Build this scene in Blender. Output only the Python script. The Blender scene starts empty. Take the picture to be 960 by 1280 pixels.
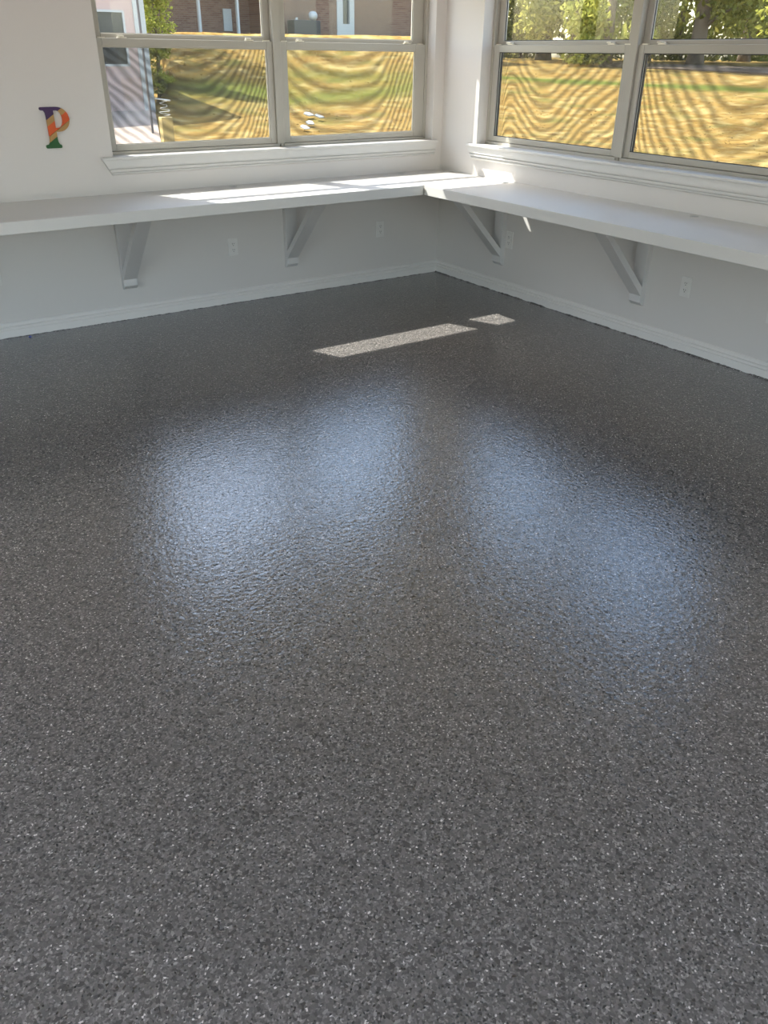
import bpy, bmesh, math, random
import numpy as np
from mathutils import Vector, Matrix

random.seed(7)
rng = np.random.default_rng(7)
scene = bpy.context.scene
col = scene.collection

# ------------------------------------------------------------------ camera
cam_d = bpy.data.cameras.new('camera')
cam = bpy.data.objects.new('camera', cam_d)
col.objects.link(cam)
cam.location = (-4.0869, -5.1706, 1.5125)
cam.rotation_euler = (1.05115324, -0.01106548, -0.60274608)
cam_d.sensor_fit = 'VERTICAL'
cam_d.sensor_height = 24.0
cam_d.lens = 999.82 * 24.0 / 1280.0
cam_d.clip_start = 0.05
cam_d.clip_end = 500
scene.camera = cam

# ------------------------------------------------------------------ sky, sun, exposure
SUN_TRAVEL = Vector((0.313, -0.745, -1.0)).normalized()
SUN_STRENGTH = 15.0
SKY_STRENGTH = 0.82
scene.view_settings.view_transform = 'Standard'
scene.view_settings.look = 'None'
scene.view_settings.gamma = 1.0
scene.view_settings.exposure = 0.22
scene.view_settings.use_curve_mapping = False

world = bpy.data.worlds.new('world')
scene.world = world
world.use_nodes = True
wn, wl = world.node_tree.nodes, world.node_tree.links
sky = wn.new('ShaderNodeTexSky')
sky.sky_type = 'NISHITA'
sky.sun_disc = False
sky.sun_elevation = math.asin(-SUN_TRAVEL.z)
sky.sun_rotation = math.atan2(-SUN_TRAVEL.x, -SUN_TRAVEL.y)
sky.air_density = 1.2
sky.dust_density = 2.0
sky.ozone_density = 1.0
wl.new(sky.outputs['Color'], wn['Background'].inputs['Color'])
wn['Background'].inputs['Strength'].default_value = SKY_STRENGTH

sun_d = bpy.data.lights.new('sun', 'SUN')
sun_d.energy = SUN_STRENGTH
sun_d.angle = math.radians(0.5)
sun_d.color = (1.0, 0.965, 0.91)
sun = bpy.data.objects.new('sun', sun_d)
col.objects.link(sun)
sun.rotation_euler = SUN_TRAVEL.to_track_quat('-Z', 'Y').to_euler()
sun.location = (-10, 25, 30)

cy = scene.cycles
cy.max_bounces = 12
cy.diffuse_bounces = 6
cy.glossy_bounces = 4
cy.transmission_bounces = 6
cy.transparent_max_bounces = 24
cy.caustics_reflective = False
cy.caustics_refractive = False
cy.sample_clamp_indirect = 8.0


def portal(name, loc, rot, sx, sy):
    d = bpy.data.lights.new(name, 'AREA')
    d.shape = 'RECTANGLE'
    d.size, d.size_y = sx, sy
    d.cycles.is_portal = True
    o = bpy.data.objects.new(name, d)
    o.location, o.rotation_euler = loc, rot
    col.objects.link(o)


R90 = math.pi / 2
# daylight portals: they guide sky light through the openings of the room, they add no light
portal('portal_left_window', (-1.2825, 0.2, 1.555), (-R90, 0, 0), 2.4, 1.2)
portal('portal_right_window', (0.2, -1.628, 1.555), (0, R90, 0), 1.2, 2.46)
portal('portal_unseen_rear', (-3.7, -8.25, 1.15), (R90, 0, 0), 5.8, 2.2)
portal('portal_unseen_side', (-7.45, -4.45, 1.275), (0, -R90, 0), 1.95, 5.5)
portal('portal_right_door', (0.25, -6.65, 1.10), (0, R90, 0), 2.1, 1.5)

# room sizes, metres; the corner seen in the photo is the origin, x runs along the left wall,
# y along the right wall, the room is x < 0, y < 0
X0, Y0, HC = -7.2, -8.0, 2.44
WT = 0.17
L0, L1 = -2.475, -0.09          # left window opening along x
RA, RB = -0.40, -2.856          # right window opening along y
ZS, ZH = 0.967, 2.14            # stool top, head


# ------------------------------------------------------------------ helpers
def tag(o, label=None, cat=None, group=None, kind=None):
    if label: o['label'] = label
    if cat: o['category'] = cat
    if group: o['group'] = group
    if kind: o['kind'] = kind
    return o


def empty(name, loc=(0, 0, 0), rz=0.0):
    o = bpy.data.objects.new(name, None)
    o.empty_display_size = 0.05
    o.location = loc
    o.rotation_euler = (0, 0, rz)
    col.objects.link(o)
    return o


class MB:
    def __init__(self):
        self.v, self.f = [], []

    def box(self, a, b, T=None):
        x0, y0, z0 = a
        x1, y1, z1 = b
        n = len(self.v)
        p = [(x0, y0, z0), (x1, y0, z0), (x1, y1, z0), (x0, y1, z0), (x0, y0, z1), (x1, y0, z1), (x1, y1, z1), (x0, y1, z1)]
        self.v += [T(*q) if T else q for q in p]
        self.f += [tuple(n + i for i in q) for q in ((0, 3, 2, 1), (4, 5, 6, 7), (0, 1, 5, 4), (1, 2, 6, 5), (2, 3, 7, 6), (3, 0, 4, 7))]
        return self

    def prism(self, pts, ax, h0, h1):
        """closed polygon pts (2-D) pushed along axis ax from h0 to h1"""
        n, m = len(self.v), len(pts)
        for h in (h0, h1):
            for a, b in pts:
                self.v.append({0: (h, a, b), 1: (a, h, b), 2: (a, b, h)}[ax])
        for i in range(m):
            j = (i + 1) % m
            self.f.append((n + i, n + j, n + m + j, n + m + i))
        self.f.append(tuple(n + i for i in reversed(range(m))))
        self.f.append(tuple(n + m + i for i in range(m)))
        return self

    def loft(self, sec):
        """sections: lists of 3-D points, capped at both ends"""
        n, m = len(self.v), len(sec[0])
        for s in sec:
            self.v += [tuple(p) for p in s]
        for k in range(len(sec) - 1):
            for i in range(m):
                j = (i + 1) % m
                a = n + k * m
                self.f.append((a + i, a + j, a + m + j, a + m + i))
        self.f.append(tuple(n + i for i in reversed(range(m))))
        self.f.append(tuple(n + (len(sec) - 1) * m + i for i in range(m)))
        return self

    def tube(self, pts, rad, seg=8):
        sec = []
        for i, p in enumerate(pts):
            p = Vector(p)
            d = (Vector(pts[min(i + 1, len(pts) - 1)]) - Vector(pts[max(i - 1, 0)])).normalized()
            a = d.cross(Vector((0.3, 0.2, 1)) if abs(d.z) < 0.9 else Vector((1, 0, 0))).normalized()
            b = d.cross(a)
            r = rad[i] if isinstance(rad, (list, tuple)) else rad
            sec.append([p + a * r * math.cos(2 * math.pi * k / seg) + b * r * math.sin(2 * math.pi * k / seg) for k in range(seg)])
        return self.loft(sec)

    def build(self, name, m, parent=None, bevel=0.0, smooth=False, kind=None):
        me = bpy.data.meshes.new(name)
        me.from_pydata([tuple(p) for p in self.v], [], self.f)
        bm = bmesh.new()
        bm.from_mesh(me)
        bmesh.ops.recalc_face_normals(bm, faces=bm.faces)
        bm.to_mesh(me)
        bm.free()
        me.materials.append(m)
        if smooth:
            for p in me.polygons:
                p.use_smooth = True
        o = bpy.data.objects.new(name, me)
        col.objects.link(o)
        if parent: o.parent = parent
        if bevel:
            b = o.modifiers.new('bevel', 'BEVEL')
            b.width, b.segments, b.limit_method = bevel, 2, 'ANGLE'
        if kind: o['kind'] = kind
        return o


def copy_tree(o, parent=None):
    c = o.copy()
    col.objects.link(c)
    if parent: c.parent = parent
    for ch in list(o.children):
        copy_tree(ch, c)
    return c


# ------------------------------------------------------------------ materials
def new_mat(name):
    m = bpy.data.materials.new(name)
    m.use_nodes = True
    nt = m.node_tree
    return m, nt, nt.nodes, nt.links, nt.nodes['Principled BSDF']


def paint(name, color, rough=0.5, var=0.03, bump=0.05, scale=60.0, spec=0.5):
    m, nt, N, L, p = new_mat(name)
    tc = N.new('ShaderNodeTexCoord')
    n1 = N.new('ShaderNodeTexNoise')
    n1.inputs['Scale'].default_value = 2.5
    n1.inputs['Detail'].default_value = 5
    L.new(tc.outputs['Object'], n1.inputs['Vector'])
    mx = N.new('ShaderNodeMix')
    mx.data_type = 'RGBA'
    mx.inputs['A'].default_value = tuple(c * (1 - var) for c in color) + (1,)
    mx.inputs['B'].default_value = tuple(min(1, c * (1 + var)) for c in color) + (1,)
    L.new(n1.outputs['Fac'], mx.inputs['Factor'])
    L.new(mx.outputs['Result'], p.inputs['Base Color'])
    p.inputs['Roughness'].default_value = rough
    p.inputs['Specular IOR Level'].default_value = spec
    if bump:
        n2 = N.new('ShaderNodeTexNoise')
        n2.inputs['Scale'].default_value = scale
        n2.inputs['Detail'].default_value = 3
        L.new(tc.outputs['Object'], n2.inputs['Vector'])
        b = N.new('ShaderNodeBump')
        b.inputs['Strength'].default_value = bump
        b.inputs['Distance'].default_value = 0.002
        L.new(n2.outputs['Fac'], b.inputs['Height'])
        L.new(b.outputs['Normal'], p.inputs['Normal'])
    return m


def floor_mat():
    m, nt, N, L, p = new_mat('epoxy_flake')
    tc = N.new('ShaderNodeTexCoord')
    vec = tc.outputs['Object']
    # broad chips
    def chips(scale, pts, off):
        mp = N.new('ShaderNodeMapping')
        mp.inputs['Location'].default_value = (off, off * 0.7, 0)
        L.new(vec, mp.inputs['Vector'])
        v = N.new('ShaderNodeTexVoronoi')
        v.voronoi_dimensions = '2D'
        v.inputs['Scale'].default_value = scale
        L.new(mp.outputs['Vector'], v.inputs['Vector'])
        s = N.new('ShaderNodeSeparateColor')
        L.new(v.outputs['Color'], s.inputs['Color'])
        r = N.new('ShaderNodeValToRGB')
        r.color_ramp.interpolation = 'CONSTANT'
        el = r.color_ramp.elements
        while len(el) > 1: el.remove(el[-1])
        el[0].position, el[0].color = pts[0][0], pts[0][1] + (1,)
        for pos, c in pts[1:]:
            e = el.new(pos)
            e.color = c + (1,)
        L.new(s.outputs['Red'], r.inputs['Fac'])
        return r.outputs['Color'], s, v
    K = 1.0
    c1, s1, v1 = chips(270.0, [(0.0, (0.029, 0.026, 0.024)), (0.07, (0.078, 0.071, 0.068)), (0.34, (0.112, 0.103, 0.096)),
                               (0.60, (0.149, 0.136, 0.128)), (0.80, (0.199, 0.183, 0.173)), (0.93, (0.305, 0.280, 0.264)), (0.985, (0.641, 0.586, 0.553))], 0.0)
    c2, s2, v2 = chips(150.0, [(0.0, (0.054, 0.050, 0.047)), (0.3, (0.100, 0.092, 0.087)), (0.7, (0.140, 0.127, 0.121)), (0.95, (0.240, 0.219, 0.207))], 3.7)
    mx = N.new('ShaderNodeMix')
    mx.data_type = 'RGBA'
    gt = N.new('ShaderNodeMath')
    gt.operation = 'GREATER_THAN'
    gt.inputs[1].default_value = 0.70
    L.new(s2.outputs['Green'], gt.inputs[0])
    L.new(gt.outputs[0], mx.inputs['Factor'])
    L.new(c1, mx.inputs['A'])
    L.new(c2, mx.inputs['B'])
    L.new(mx.outputs['Result'], p.inputs['Base Color'])
    p.inputs['Roughness'].default_value = 0.05
    p.inputs['IOR'].default_value = 2.0
    n2 = N.new('ShaderNodeTexNoise')
    n2.inputs['Scale'].default_value = 66
    n2.inputs['Detail'].default_value = 3.0
    n2.inputs['Distortion'].default_value = 0.4
    L.new(vec, n2.inputs['Vector'])
    b = N.new('ShaderNodeBump')
    b.inputs['Strength'].default_value = 0.55
    b.inputs['Distance'].default_value = 0.0042
    L.new(n2.outputs['Fac'], b.inputs['Height'])
    L.new(b.outputs['Normal'], p.inputs['Normal'])
    return m


def glass_mat():
    m, nt, N, L, p = new_mat('window_glass')
    N.remove(p)
    t = N.new('ShaderNodeBsdfTransparent')
    t.inputs['Color'].default_value = (0.95, 0.965, 0.955, 1)
    g = N.new('ShaderNodeBsdfGlossy')
    g.inputs['Roughness'].default_value = 0.0
    d = N.new('ShaderNodeBsdfDiffuse')
    d.inputs['Color'].default_value = (0.8, 0.8, 0.78, 1)
    fr = N.new('ShaderNodeFresnel')
    ge = N.new('ShaderNodeNewGeometry')
    io = N.new('ShaderNodeMapRange')       # the same reflectance from either side of a face
    io.inputs['To Min'].default_value = 1.3
    io.inputs['To Max'].default_value = 1 / 1.3
    L.new(ge.outputs['Backfacing'], io.inputs['Value'])
    L.new(io.outputs[0], fr.inputs['IOR'])
    mx = N.new('ShaderNodeMixShader')
    L.new(fr.outputs[0], mx.inputs[0])
    L.new(t.outputs[0], mx.inputs[1])
    L.new(g.outputs[0], mx.inputs[2])
    m2 = N.new('ShaderNodeMixShader')      # a film of dust on the pane
    m2.inputs[0].default_value = 0.012
    L.new(mx.outputs[0], m2.inputs[1])
    L.new(d.outputs[0], m2.inputs[2])
    L.new(m2.outputs[0], N['Material Output'].inputs['Surface'])
    return m


def screen_mat(name, freq, pts, seed):
    """insect screen: one sheet, with the moire of the mesh painted as wavy opacity bands"""
    m, nt, N, L, p = new_mat(name)
    N.remove(p)
    uv = N.new('ShaderNodeUVMap')
    s = N.new('ShaderNodeSeparateXYZ')
    L.new(uv.outputs['UV'], s.inputs[0])
    fc = N.new('ShaderNodeFloatCurve')
    c = fc.mapping.curves[0]
    P = [(u, (f + 1.0) / 2.5) for u, f in pts]
    c.points[0].location = P[0]
    c.points[1].location = P[-1]
    for q in P[1:-1]:
        c.points.new(*q)
    fc.mapping.update()
    L.new(s.outputs['X'], fc.inputs['Value'])
    nz = N.new('ShaderNodeTexNoise')
    nz.inputs['Scale'].default_value = 4.0
    nz.inputs['Detail'].default_value = 1.5
    mp = N.new('ShaderNodeMapping')
    mp.inputs['Location'].default_value = (seed, seed * 1.3, 0)
    L.new(uv.outputs['UV'], mp.inputs['Vector'])
    L.new(mp.outputs['Vector'], nz.inputs['Vector'])

    def math_(op, a, b):
        q = N.new('ShaderNodeMath')
        q.operation = op
        for i, x in enumerate((a, b)):
            if x is None: continue
            if isinstance(x, (int, float)): q.inputs[i].default_value = x
            else: L.new(x, q.inputs[i])
        return q.outputs[0]
    f = math_('SUBTRACT', s.outputs['Y'], math_('MULTIPLY', fc.outputs[0], 2.5))
    f = math_('ADD', f, math_('MULTIPLY', nz.outputs['Fac'], 0.14))
    ph = math_('MULTIPLY', f, freq * 2 * math.pi)
    band = math_('MULTIPLY_ADD', math_('SINE', ph, None), 0.5)  # moire imitated as wavy bands, painted into the opacity of the sheet
    band.node.inputs[2].default_value = 0.5
    op = math_('MULTIPLY_ADD', band, 0.36)
    op.node.inputs[2].default_value = 0.31
    t = N.new('ShaderNodeBsdfTransparent')
    d = N.new('ShaderNodeBsdfDiffuse')
    d.inputs['Color'].default_value = (0.06, 0.055, 0.05, 1)
    mx = N.new('ShaderNodeMixShader')
    L.new(op, mx.inputs[0])
    L.new(t.outputs[0], mx.inputs[1])
    L.new(d.outputs[0], mx.inputs[2])
    L.new(mx.outputs[0], N['Material Output'].inputs['Surface'])
    return m


def brick_mat():
    m, nt, N, L, p = new_mat('house_brick')
    tc = N.new('ShaderNodeTexCoord')
    mp = N.new('ShaderNodeMapping')
    mp.inputs['Rotation'].default_value = (math.pi / 2, 0, 0)
    L.new(tc.outputs['Object'], mp.inputs['Vector'])
    b = N.new('ShaderNodeTexBrick')
    b.inputs['Scale'].default_value = 1.0
    b.inputs['Brick Width'].default_value = 0.22
    b.inputs['Row Height'].default_value = 0.075
    b.inputs['Mortar Size'].default_value = 0.007
    b.inputs['Color1'].default_value = (0.15, 0.075, 0.048, 1)
    b.inputs['Color2'].default_value = (0.22, 0.125, 0.08, 1)
    b.inputs['Mortar'].default_value = (0.22, 0.175, 0.13, 1)
    L.new(mp.outputs['Vector'], b.inputs['Vector'])
    L.new(b.outputs['Color'], p.inputs['Base Color'])
    p.inputs['Roughness'].default_value = 0.9
    return m


def ground_mat():
    m, nt, N, L, p = new_mat('dry_lawn')
    tc = N.new('ShaderNodeTexCoord')
    at = N.new('ShaderNodeAttribute')
    at.attribute_name = 'green'

    def noise(scale, detail, st=(1, 1, 1)):
        mp = N.new('ShaderNodeMapping')
        mp.inputs['Scale'].default_value = st
        L.new(tc.outputs['Object'], mp.inputs['Vector'])
        n = N.new('ShaderNodeTexNoise')
        n.inputs['Scale'].default_value = scale
        n.inputs['Detail'].default_value = detail
        L.new(mp.outputs['Vector'], n.inputs['Vector'])
        return n.outputs['Fac']

    def mix(f, a, b):
        q = N.new('ShaderNodeMix')
        q.data_type = 'RGBA'
        L.new(f, q.inputs['Factor'])
        for k, x in (('A', a), ('B', b)):
            if isinstance(x, tuple): q.inputs[k].default_value = x + (1,)
            else: L.new(x, q.inputs[k])
        return q.outputs['Result']

    def ramp(f, lo, hi):
        q = N.new('ShaderNodeMapRange')
        q.inputs['From Min'].default_value = lo
        q.inputs['From Max'].default_value = hi
        L.new(f, q.inputs['Value'])
        return q.outputs[0]
    straw = mix(ramp(noise(0.45, 6), 0.35, 0.65), (0.186, 0.103, 0.026), (0.228, 0.144, 0.042))
    straw = mix(ramp(noise(9.0, 4), 0.35, 0.7), straw, (0.258, 0.175, 0.059))
    straw = mix(ramp(noise(3.2, 8), 0.50, 0.70), straw, (0.114, 0.065, 0.020))
    straw = mix(ramp(noise(2.1, 8), 0.50, 0.66), straw, (0.319, 0.236, 0.095))
    straw = mix(ramp(noise(0.9, 5), 0.54, 0.74), straw, (0.129, 0.114, 0.034))
    gr = mix(ramp(noise(6.0, 4), 0.3, 0.7), (0.065, 0.084, 0.017), (0.114, 0.129, 0.032))
    c = mix(at.outputs['Fac'], straw, gr)
    L.new(c, p.inputs['Base Color'])
    p.inputs['Roughness'].default_value = 1.0
    p.inputs['Specular IOR Level'].default_value = 0.0
    return m


def leaf_mat(name, c1, c2, trans=0.5):
    m, nt, N, L, p = new_mat(name)
    N.remove(p)
    at = N.new('ShaderNodeAttribute')
    at.attribute_name = 'tone'
    mx = N.new('ShaderNodeMix')
    mx.data_type = 'RGBA'
    mx.inputs['A'].default_value = c1 + (1,)
    mx.inputs['B'].default_value = c2 + (1,)
    L.new(at.outputs['Fac'], mx.inputs['Factor'])
    d = N.new('ShaderNodeBsdfDiffuse')
    t = N.new('ShaderNodeBsdfTranslucent')
    L.new(mx.outputs['Result'], d.inputs['Color'])
    L.new(mx.outputs['Result'], t.inputs['Color'])
    ms = N.new('ShaderNodeMixShader')
    ms.inputs[0].default_value = trans
    L.new(d.outputs[0], ms.inputs[1])
    L.new(t.outputs[0], ms.inputs[2])
    L.new(ms.outputs[0], N['Material Output'].inputs['Surface'])
    return m


def plain(name, color, rough=0.5, metal=0.0):
    return_m, nt, N, L, p = new_mat(name)
    tc = N.new('ShaderNodeTexCoord')
    n = N.new('ShaderNodeTexNoise')
    n.inputs['Scale'].default_value = 30
    L.new(tc.outputs['Object'], n.inputs['Vector'])
    mx = N.new('ShaderNodeMix')
    mx.data_type = 'RGBA'
    mx.inputs['A'].default_value = tuple(c * 0.94 for c in color) + (1,)
    mx.inputs['B'].default_value = tuple(min(1, c * 1.06) for c in color) + (1,)
    L.new(n.outputs['Fac'], mx.inputs['Factor'])
    L.new(mx.outputs['Result'], p.inputs['Base Color'])
    p.inputs['Roughness'].default_value = rough
    p.inputs['Metallic'].default_value = metal
    return return_m


M = {
    'wall': paint('wall_paint', (0.605, 0.575, 0.55), 0.55, 0.015, 0.25, 90),
    'base': paint('trim_paint_lifted', (0.70, 0.67, 0.64), 0.4, 0.015, 0.08, 40),  # same paint as the trim, its brightness lifted in the colour
    'trim': paint('trim_paint_dimmed', (0.60, 0.585, 0.565), 0.4, 0.015, 0.08, 40),  # same paint as the baseboards, darkened in colour to dim it by the windows
    'counter': paint('counter_paint', (0.60, 0.588, 0.565), 0.38, 0.02, 0.10, 30),
    'bracket': paint('bracket_paint', (0.60, 0.585, 0.575), 0.45, 0.02, 0.1, 40),
    'ceiling': paint('ceiling_paint', (0.8, 0.79, 0.77), 0.8, 0.01, 0.2, 120),
    'vinyl': paint('window_vinyl', (0.39, 0.37, 0.325), 0.4, 0.015, 0.0),
    'floor': floor_mat(),
    'glass': glass_mat(),
    'gasket': plain('dark_gasket', (0.03, 0.032, 0.03), 0.6),
    'latch': plain('latch_metal', (0.72, 0.68, 0.58), 0.35, 0.3),
    'plate': plain('outlet_plastic', (0.66, 0.64, 0.615), 0.35),
    'slot': plain('outlet_slot', (0.03, 0.028, 0.026), 0.6),
    'brick': brick_mat(),
    'white': plain('outdoor_white', (0.42, 0.42, 0.40), 0.5),
    'darkglass': plain('dark_pane', (0.03, 0.035, 0.04), 0.08),
    'veil_building': plain('veil_siding', (0.48, 0.345, 0.30), 0.7),
    'concrete': paint('concrete', (0.34, 0.26, 0.20), 0.9, 0.12, 0.3, 30),
    'bounce_slab': paint('bounce_concrete', (0.66, 0.62, 0.56), 0.9, 0.06, 0.2, 20),
    'gravel': paint('gravel', (0.13, 0.085, 0.05), 0.95, 0.2, 0.3, 20),
    'pole': plain('dark_pole', (0.10, 0.085, 0.08), 0.6),
    'roof': plain('roof_shingle', (0.13, 0.115, 0.105), 0.9),
    'postwood': plain('pale_wood', (0.46, 0.34, 0.13), 0.8),
    'bark': paint('bark', (0.14, 0.10, 0.065), 0.95, 0.3, 0.6, 12),
    'unit': plain('utility_grey', (0.05, 0.045, 0.04), 0.6),
    'ground': ground_mat(),
    'leaf_a': leaf_mat('leaf_olive', (0.13, 0.135, 0.03), (0.34, 0.32, 0.085)),
    'leaf_b': leaf_mat('leaf_dark', (0.09, 0.10, 0.035), (0.21, 0.215, 0.07)),
    'leaf_c': leaf_mat('leaf_bright', (0.16, 0.175, 0.03), (0.40, 0.385, 0.095), 0.45),
    'leaf_d': leaf_mat('leaf_sunny', (0.24, 0.27, 0.035), (0.55, 0.54, 0.12), 0.5),
    'straw': leaf_mat('straw_blades', (0.213, 0.137, 0.046), (0.289, 0.213, 0.091), 0.12),
    'purple': plain('purple_paint', (0.035, 0.006, 0.065), 0.5),
    'tan': plain('tan_paint', (0.36, 0.20, 0.06), 0.5),
    'orange': plain('orange_paint', (0.56, 0.075, 0.004), 0.5),
    'green': plain('green_paint', (0.003, 0.075, 0.008), 0.5),
    'blue': plain('blue_tape', (0.01, 0.03, 0.22), 0.6),
}

# ------------------------------------------------------------------ room shell
fl = MB().box((X0 - WT, Y0 - WT, -0.12), (WT, WT, 0.0)).build('floor', M['floor'])
tag(fl, 'grey speckled flake epoxy floor with a glossy top coat', kind='structure')
ce = MB().box((X0 - WT, Y0 - WT, HC), (WT, WT, HC + 0.12)).build('ceiling', M['ceiling'])
tag(ce, 'flat white ceiling', kind='structure')


def wall(name, label, axis, at, t, a0, a1, holes):
    """axis 0: wall runs along x at y=at..at+t; holes: (a, b, z0, z1) sorted"""
    mb = MB()

    def bx(p, q, z0, z1):
        if q - p < 1e-6 or z1 - z0 < 1e-6: return
        if axis == 0: mb.box((p, min(at, at + t), z0), (q, max(at, at + t), z1))
        else: mb.box((min(at, at + t), p, z0), (max(at, at + t), q, z1))
    cur = a0
    for a, b, z0, z1 in holes:
        bx(cur, a, 0, HC)
        bx(a, b, 0, z0)
        bx(a, b, z1, HC)
        cur = b
    bx(cur, a1, 0, HC)
    return tag(mb.build(name, M['wall']), label, kind='structure')


wall('wall_left', 'off-white painted wall left of the corner, with a twin window', 0, 0.0, WT, X0 - WT, WT, [(L0, L1, ZS - 0.018, ZH)])
wall('wall_right', 'off-white painted wall right of the corner, with a twin window', 1, 0.0, WT, Y0 - WT, -0.0, [(-7.4, -5.9, 0.05, 2.15), (RB, RA, ZS - 0.018, ZH)])
wall('wall_rear', 'off-white wall behind the viewer', 0, Y0, -WT, X0 - WT, 0.0, [(-6.6, -0.8, 0.05, 2.25)])
wall('wall_side', 'off-white wall at the far left of the room', 1, X0, -WT, Y0, 0.0, [(-7.2, -1.7, 0.30, 2.25)])

# profile of the baseboard: (distance from wall, height)
PROF = [(0, 0), (0.016, 0), (0.016, 0.045), (0.0085, 0.047), (0.0085, 0.0535), (0.016, 0.0555), (0.016, 0.064), (0.0065, 0.066),
        (0.0065, 0.073), (0.0125, 0.076), (0.0115, 0.083), (0.006, 0.089), (0, 0.089)]
bl = MB().loft([[(X0, -d, z) for d, z in PROF], [(-0.0, -d, z) for d, z in PROF]]).build('baseboard_left', M['base'])
tag(bl, 'white grooved baseboard along the left wall', kind='structure')
br = MB().loft([[(-d, Y0 + 2.2, z) for d, z in PROF], [(-d, -0.0, z) for d, z in PROF]]).build('baseboard_right', M['base'])
tag(br, 'white grooved baseboard along the right wall', kind='structure')


def ragged(name, label, axis, n, a0, a1, hi):
    """thin uneven lip of floor coating run up against the baseboard"""
    mb = MB()
    sec = []
    h = 0.002
    for i in range(n + 1):
        a = a0 + (a1 - a0) * i / n
        h = max(0.0006, min(hi, h + random.uniform(-0.0022, 0.0022)))
        if random.random() < 0.08: h = hi * random.uniform(0.3, 1.0)
        d = 0.0165 + random.uniform(0, 0.0015)
        pr = [(0.013, 0.0001), (d + 0.006, 0.0001), (d, h), (0.013, h)]
        sec.append([(a, -q, z) if axis == 0 else (-q, a, z) for q, z in pr])
    mb.loft(sec)
    return tag(mb.build(name, M['floor']), label, kind='structure')


ragged('trim_3', 'ragged lip of grey coating along the right baseboard', 1, 420, -4.5, -0.014, 0.0065)
ragged('trim_4', 'thin lip of grey coating along the left baseboard', 0, 420, -4.5, -0.014, 0.003)

# frames of unseen openings; rear and side ones added and sized for daylight
for nm, lb, boxes in (
    ('unseen_rear_opening', 'white framed unseen opening behind the viewer, added to let daylight in', [((-6.6, Y0 - 0.12, 0.05), (-6.54, Y0 - 0.05, 2.25)), ((-0.86, Y0 - 0.12, 0.05), (-0.8, Y0 - 0.05, 2.25)), ((-3.73, Y0 - 0.12, 0.05), (-3.67, Y0 - 0.05, 2.25)), ((-6.54, Y0 - 0.12, 2.19), (-3.73, Y0 - 0.05, 2.25)), ((-3.67, Y0 - 0.12, 2.19), (-0.86, Y0 - 0.05, 2.25))]),
    ('door_2', 'white framed glass door at the far end of the right wall', [((0.05, -7.4, 0.05), (0.12, -7.34, 2.15)), ((0.05, -5.96, 0.05), (0.12, -5.9, 2.15)), ((0.05, -7.34, 2.09), (0.12, -5.96, 2.15)), ((0.05, -7.34, 0.05), (0.12, -5.96, 0.13))]),
    ('window_5', 'white framed unseen opening in the far left wall, added to let daylight in', [((X0 - 0.12, -7.2, 0.30), (X0 - 0.05, -7.14, 2.25)), ((X0 - 0.12, -1.76, 0.30), (X0 - 0.05, -1.7, 2.25)), ((X0 - 0.12, -4.48, 0.30), (X0 - 0.05, -4.42, 2.25)), ((X0 - 0.12, -7.14, 2.19), (X0 - 0.05, -4.48, 2.25)), ((X0 - 0.12, -4.42, 2.19), (X0 - 0.05, -1.76, 2.25))]),
):
    mb = MB()
    for a, b in boxes: mb.box(a, b)
    tag(mb.build(nm, M['trim']), lb, kind='structure')

# ------------------------------------------------------------------ windows
CURVES = [
    (9.0, [(0, .60), (.15, .36), (.3, .14), (.5, 0), (.65, .06), (.8, .28), (.9, .58), (1, 1.0)]),
    (6.5, [(0, .36), (.1, .22), (.25, .07), (.4, 0), (.6, .02), (.72, .14), (.85, .60), (1, 1.3)]),
    (8.5, [(0, -.85), (.055, .28), (.10, .34), (.2, .20), (.3, .05), (.4, 0), (.5, .1), (.7, .42), (.85, .62), (1, .85)]),
    (6.0, [(0, 1.3), (.1, .86), (.25, .50), (.4, .20), (.5, .03), (.6, 0), (.75, .12), (.9, .36), (1, .6)]),
]


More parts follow.
